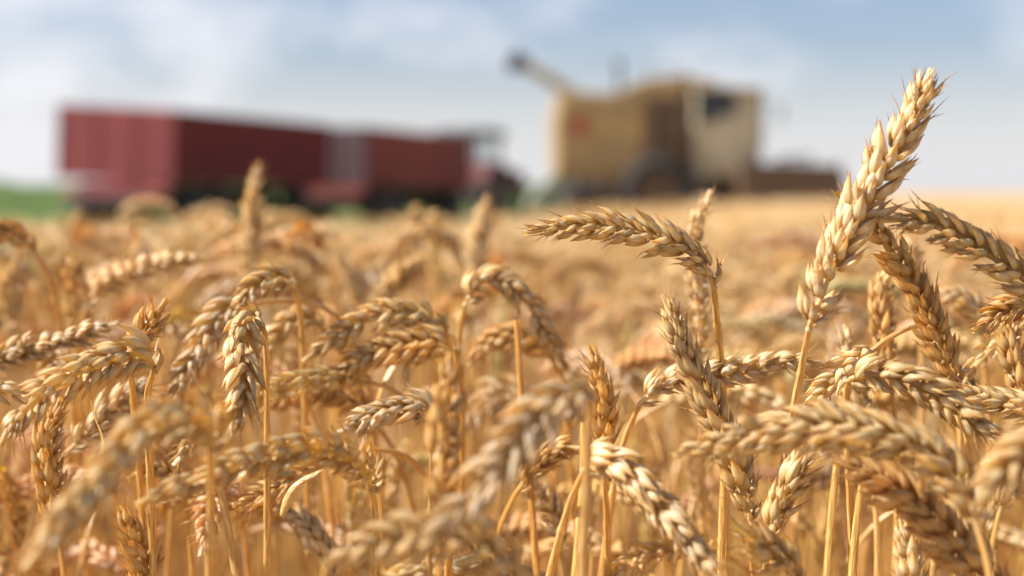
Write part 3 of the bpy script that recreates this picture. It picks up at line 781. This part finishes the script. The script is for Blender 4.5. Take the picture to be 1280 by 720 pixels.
def trailer(near_right, heading, length, width, z0, z1, paint, tail, label, tilt=0.0):
    """local +x = forward, local -y = the side towards the camera; near_right = rear right corner on the ground"""
    rz = math.pi / 2 - heading
    t = empty('grain_trailer', (near_right[0], near_right[1], 0), rz)
    tag(t, label, 'trailer', 'red grain trailers coupled behind the tractor')
    cyy = width / 2
    hh = z1 - z0; th = .05
    body = MB()
    body.box((length / 2, cyy, z0 + th / 2), (length, width, th))
    # sides with a chamfered foot
    for s in (0, 1):
        y = th / 2 if s == 0 else width - th / 2
        body.box((length / 2, y, z0 + hh / 2), (length, th, hh))
    body.box((length - th / 2, cyy, z0 + hh / 2), (th, width - .1, hh))
    for i in range(9):
        x = .03 + i * (length - .06) / 8
        body.box((x, -.012, z0 + hh / 2), (.08, .03, hh - .04)); body.box((x, width + .012, z0 + hh / 2), (.08, .03, hh - .04))
    for zz in (z0 + .04, z0 + hh * .5, z1 - .04):
        body.box((length / 2, -.02, zz), (length, .05, .07)); body.box((length / 2, width + .02, zz), (length, .05, .07))
    b = body.build('body', paint, t)
    tb = MB().box((-.03, cyy, z0 + hh / 2), (.06, width, hh))
    for yy in (.04, width / 3, 2 * width / 3, width - .04): tb.box((-.07, yy, z0 + hh / 2), (.03, .08, hh))
    tbo = tb.build('tailboard', tail, t)
    gr = MB(); gr.prism([(.1, z1 - .35), (length * .3, z1 - .08), (length * .7, z1 - .08), (length - .1, z1 - .35)], .08, width - .08).build('grain', M_GRAIN, t, 0)
    for o in (b, tbo):
        o.rotation_euler = (tilt, 0, 0)
    ch = MB()
    for yy in (cyy - .4, cyy + .4): ch.box((length / 2, yy, z0 - .12), (length, .1, .2))
    for x in (.9, 1.95, length - 1.1): ch.cyl((x, .2, .52), (x, width - .2, .52), .06, 12).box((x, cyy, .72), (.2, 1.2, .35))
    ch.build('chassis', M_DARK, t)
    for x in (.9, 1.95, length - 1.1):
        for yy in (.2, width - .2): wheel((x, yy, .56), .56, .4, t, M_DARK)
    MB().cyl((length, cyy, .6), (length + 1.25, cyy, .55), .06, 10).build('drawbar', M_DARK, t, 0)
    MB().box((-.02, cyy - .28, z0 - .1), (.06, width - .62, .34)).build('rear_frame', paint, t)
    for yy in (.35, width - .35):
        MB().box((-.06, yy, z0 - .14), (.06, .32, .12)).build('tail_light', M_MARK, t)
    MB().box((-.04, cyy, z0 - .32), (.08, width * .82, .12)).build('bumper', M_DARK, t)
    return t
HD1 = math.atan2(2.2, 6.1)
trailer((-6.7, 28.1), HD1, 6.5, 2.75, 1.10, 2.56, M_RED, M_RED, 'rear dark red grain trailer, nearest to the green field', R(3.4))
trailer((-3.55, 35.1), R(18.9), 7.3, 2.5, 1.10, 2.55, M_RED2, M_GREYP, 'front faded red grain trailer with a greyish tailboard, behind the tractor')

def tractor():
    t = empty('tractor', (-1.45, 44.2, 0), math.pi / 2 - R(30))
    tag(t, 'maroon tractor with a glazed cab pulling the red trailers', 'tractor')
    MB().box((.4, 0, .85), (1.1, .6, .6)).box((1.9, 0, 1.0), (2.0, .5, .45)).box((-.3, 0, .8), (.3, .9, .3)).build('chassis', M_DARK, t)
    hd = MB().prism([(1.05, 1.2), (3.1, 1.1), (3.15, 1.45), (2.9, 1.62), (1.05, 1.78)], -.38, .38).build('hood', M_MAROON, t, .04)
    MB().box((3.16, 0, 1.3), (.04, .6, .3)).build('grille', M_DARK, hd)
    for s in (-1, 1):
        MB().prism([(-.75, 1.3), (-.55, 1.75), (.1, 1.86), (.6, 1.7), (.8, 1.25), (.68, 1.25), (.52, 1.6), (.1, 1.76), (-.48, 1.66), (-.65, 1.3)], s * .95 - .28, s * .95 + .28).build('fender', M_MAROON, t)
        wheel((.05, s * .98, .88), .88, .55, t); wheel((2.6, s * .8, .55), .55, .35, t)
        MB().cyl((2.85, s * .3, 1.5), (3.18, s * .3, 1.42), .1, 14).build('headlight', M_WHITE, t, 0)
    cab = MB().box((.3, 0, 1.42), (1.5, 1.4, .75)).build('cab', M_MAROON, t, .03)
    fr = MB()
    for x, y in ((-.4, -.66), (-.4, .66), (1.0, -.66), (1.0, .66)): fr.cyl((x, y, 1.5), (x * .94, y * .94, 2.68), .07, 10)
    fr.build('pillars', M_DARK, cab, 0)
    MB().prism([(-.6, 2.62), (1.2, 2.62), (1.22, 2.76), (1.0, 2.88), (-.4, 2.88), (-.62, 2.76)], -.8, .8).build('roof', M_DARK, cab, .02)
    for s in (-1, 1): MB().box((.3, s * .655, 2.1), (1.3, .01, 1.1)).build('side_window', M_GLASS, cab, 0)
    MB().box((-.4, 0, 2.1), (.01, 1.22, 1.1)).build('rear_window', M_GLASS, cab, 0)
    MB().box((.99, 0, 2.1), (.01, 1.22, 1.1)).build('windscreen', M_GLASS, cab, 0)
    MB().box((.0, 0, 1.62), (.4, .42, .12)).box((-.2, 0, 1.85), (.1, .42, .42)).build('seat', M_DARK, cab)
    MB().cyl((1.7, .3, 1.6), (1.7, .3, 2.5), .04, 12).build('exhaust', M_DARK, t, 0)
tractor()

def combine():
    t = empty('combine_harvester', (1.1, 36.0, 0), R(2))
    tag(t, 'dusty yellow combine harvester with its unloading auger raised, cutting the wheat', 'combine harvester')
    # local: +x forward (right in the picture), y into depth
    hull = MB().prism([(0.05, 1.35), (.0, 2.9), (.12, 3.48), (1.5, 3.45), (2.25, 3.75), (3.3, 3.88), (3.3, 1.6), (2.3, 1.3), (1.2, 1.1)], .25, 2.9)
    hull.build('hull', M_YEL, t, .05)
    MB().prism([(.1, 1.55), (.08, 2.95), (.2, 3.3), (2.2, 3.3), (2.2, 1.45)], .17, .26).build('side_panel', M_YEL, t, .04)
    MB().cyl((.62, .155, 2.62), (.62, .175, 2.62), .24, 20).cyl((.62, .15, 2.62), (.62, .16, 2.62), .12, 20).build('emblem', M_MARK, t, 0)
    MB().prism([(1.6, 3.48), (2.2, 3.78), (3.2, 3.92), (4.2, 3.75), (4.2, 3.55), (3.2, 3.72), (2.3, 3.6)], .3, 2.8).build('grain_tank', M_YEL, t, .02)
    MB().box((2.87, .22, 2.3), (1.15, .12, 2.1)).box((2.45, .12, 2.2), (.1, .2, 1.9)).box((3.0, .1, 1.9), (.8, .2, .12)).cyl((3.0, .02, 2.5), (3.0, .16, 2.5), .35, 18).cyl((2.6, .02, 1.9), (2.6, .16, 1.9), .22, 18).box((2.6, 1.5, 1.3), (2.3, 1.8, .7)).build('drive_gear', M_BROWN, t)
    cab = MB().prism([(3.5, 1.35), (3.5, 3.55), (5.25, 3.45), (5.3, 3.3), (5.22, 1.35)], .05, 1.9).build('cab', M_BEIGE, t, .05)
    MB().box((4.08, .03, 3.1), (.95, .05, .8)).build('side_window', M_WIN, cab, .01)
    MB().box((5.28, 1.0, 2.7), (.05, 1.6, 1.1)).build('windscreen', M_WIN, cab, .01)
    MB().prism([(3.4, 3.55), (3.42, 3.68), (5.2, 3.58), (5.36, 3.47)], -.02, 1.98).build('roof', M_BEIGE, cab, .03)
    MB().box((4.6, .02, 2.2), (1.0, .04, 1.3)).build('door', M_BEIGE, cab, .01)
    ld = MB()
    for x in (3.55, 4.0): ld.cyl((x, -.2, .6), (x, .0, 1.9), .025, 8)
    for z in (.7, 1.0, 1.3, 1.6): ld.cyl((3.55, -.2 + (z - .6) * .15, z), (4.0, -.2 + (z - .6) * .15, z), .02, 8)
    ld.build('ladder', M_DARK, t, 0)
    au = MB().cyl((.75, 1.0, 3.35), (-.75, 1.0, 4.25), .16, 18).cyl((1.5, 1.3, 3.2), (.75, 1.0, 3.35), .2, 18).build('unloading_auger', M_BEIGE, t, 0)
    MB().cyl((-.72, 1.0, 4.22), (-1.08, 1.0, 4.42), .2, 14).cyl((-1.02, 1.0, 4.4), (-1.08, 1.0, 4.05), .19, 14, .15).build('spout', M_DARK, au, 0)
    MB().cyl((1.75, 1.4, 3.4), (1.75, 1.4, 4.3), .07, 12).cyl((1.75, 1.4, 4.3), (1.68, 1.4, 4.42), .07, 12).build('exhaust', M_DARK, t, 0)
    MB().box((1.6, .5, .95), (2.6, .15, .22)).box((1.6, 2.6, .95), (2.6, .15, .22)).box((3.2, 1.5, 1.05), (2.2, 1.5, .5)).build('chassis', M_BROWN, t)
    for y in (.15, 2.85):
        wheel((2.6, y, .95), .95, .6, t, M_BROWN); wheel((.8, y, .6), .6, .4, t, M_BROWN)
    MB().prism([(-.7, .45), (-.6, .85), (-.1, 1.3), (.4, 1.35), (.5, .7), (-.2, .4)], .4, 2.7).build('straw_chopper', M_GREEN, t, .03)
    MB().prism([(4.2, 1.35), (4.5, 1.6), (5.9, .9), (5.9, .35), (5.0, .6)], .9, 2.2).build('feeder_house', M_BROWN, t, .02)
    hdr = MB().prism([(4.6, .35), (4.6, 1.62), (4.72, 1.62), (4.9, .7), (5.9, .3), (6.9, .22), (6.9, .15), (4.7, .2)], -.55, 3.9)
    hdr.prism([(4.6, .3), (4.6, 1.68), (7.1, 1.62), (7.25, 1.2), (7.3, .3)], -.6, -.5).prism([(4.6, .3), (4.6, 1.5), (6.2, 1.45), (7.0, .9), (7.3, .3)], 3.85, 3.95)
    h = hdr.build('header', M_BROWN, t, .01)
    rl = MB()
    for a in range(6):
        an = a * math.pi / 3 + .3; x, z = 6.25 + .62 * math.cos(an), 1.25 + .62 * math.sin(an)
        rl.cyl((x, -.45, z), (x, 3.8, z), .03, 8)
        for y in (-.4, 1.0, 2.4, 3.7): rl.cyl((6.25, y, 1.25), (x, y, z), .02, 6)
        for k in range(16): rl.cyl((x, -.4 + k * .27, z), (x + .03, -.4 + k * .27, z - .28), .01, 4)
    rl.cyl((6.25, -.45, 1.25), (6.25, 3.8, 1.25), .06, 12)
    rl.build('reel', M_DARK, h, 0)
    MB().cyl((5.3, -.4, .65), (5.3, 3.8, .65), .22, 16).build('header_auger', M_DARK, h, 0)
    MB().box((7.05, -.55, 1.2), (.06, .06, 1.1)).build('marker_rod', M_DARK, h, 0)
    mi = MB().cyl((5.3, -.0, 3.2), (5.6, -.35, 3.1), .02, 8).box((5.62, -.37, 2.9), (.05, .2, .4)).build('mirror', M_DARK, cab, 0)
    rlg = MB()
    for x in (2.4, 3.3): rlg.cyl((x, .3, 3.7), (x, .3, 4.1), .02, 8)
    rlg.cyl((2.4, .3, 4.08), (3.3, .3, 4.08), .02, 8).build('hand_rail', M_DARK, t, 0)
combine()
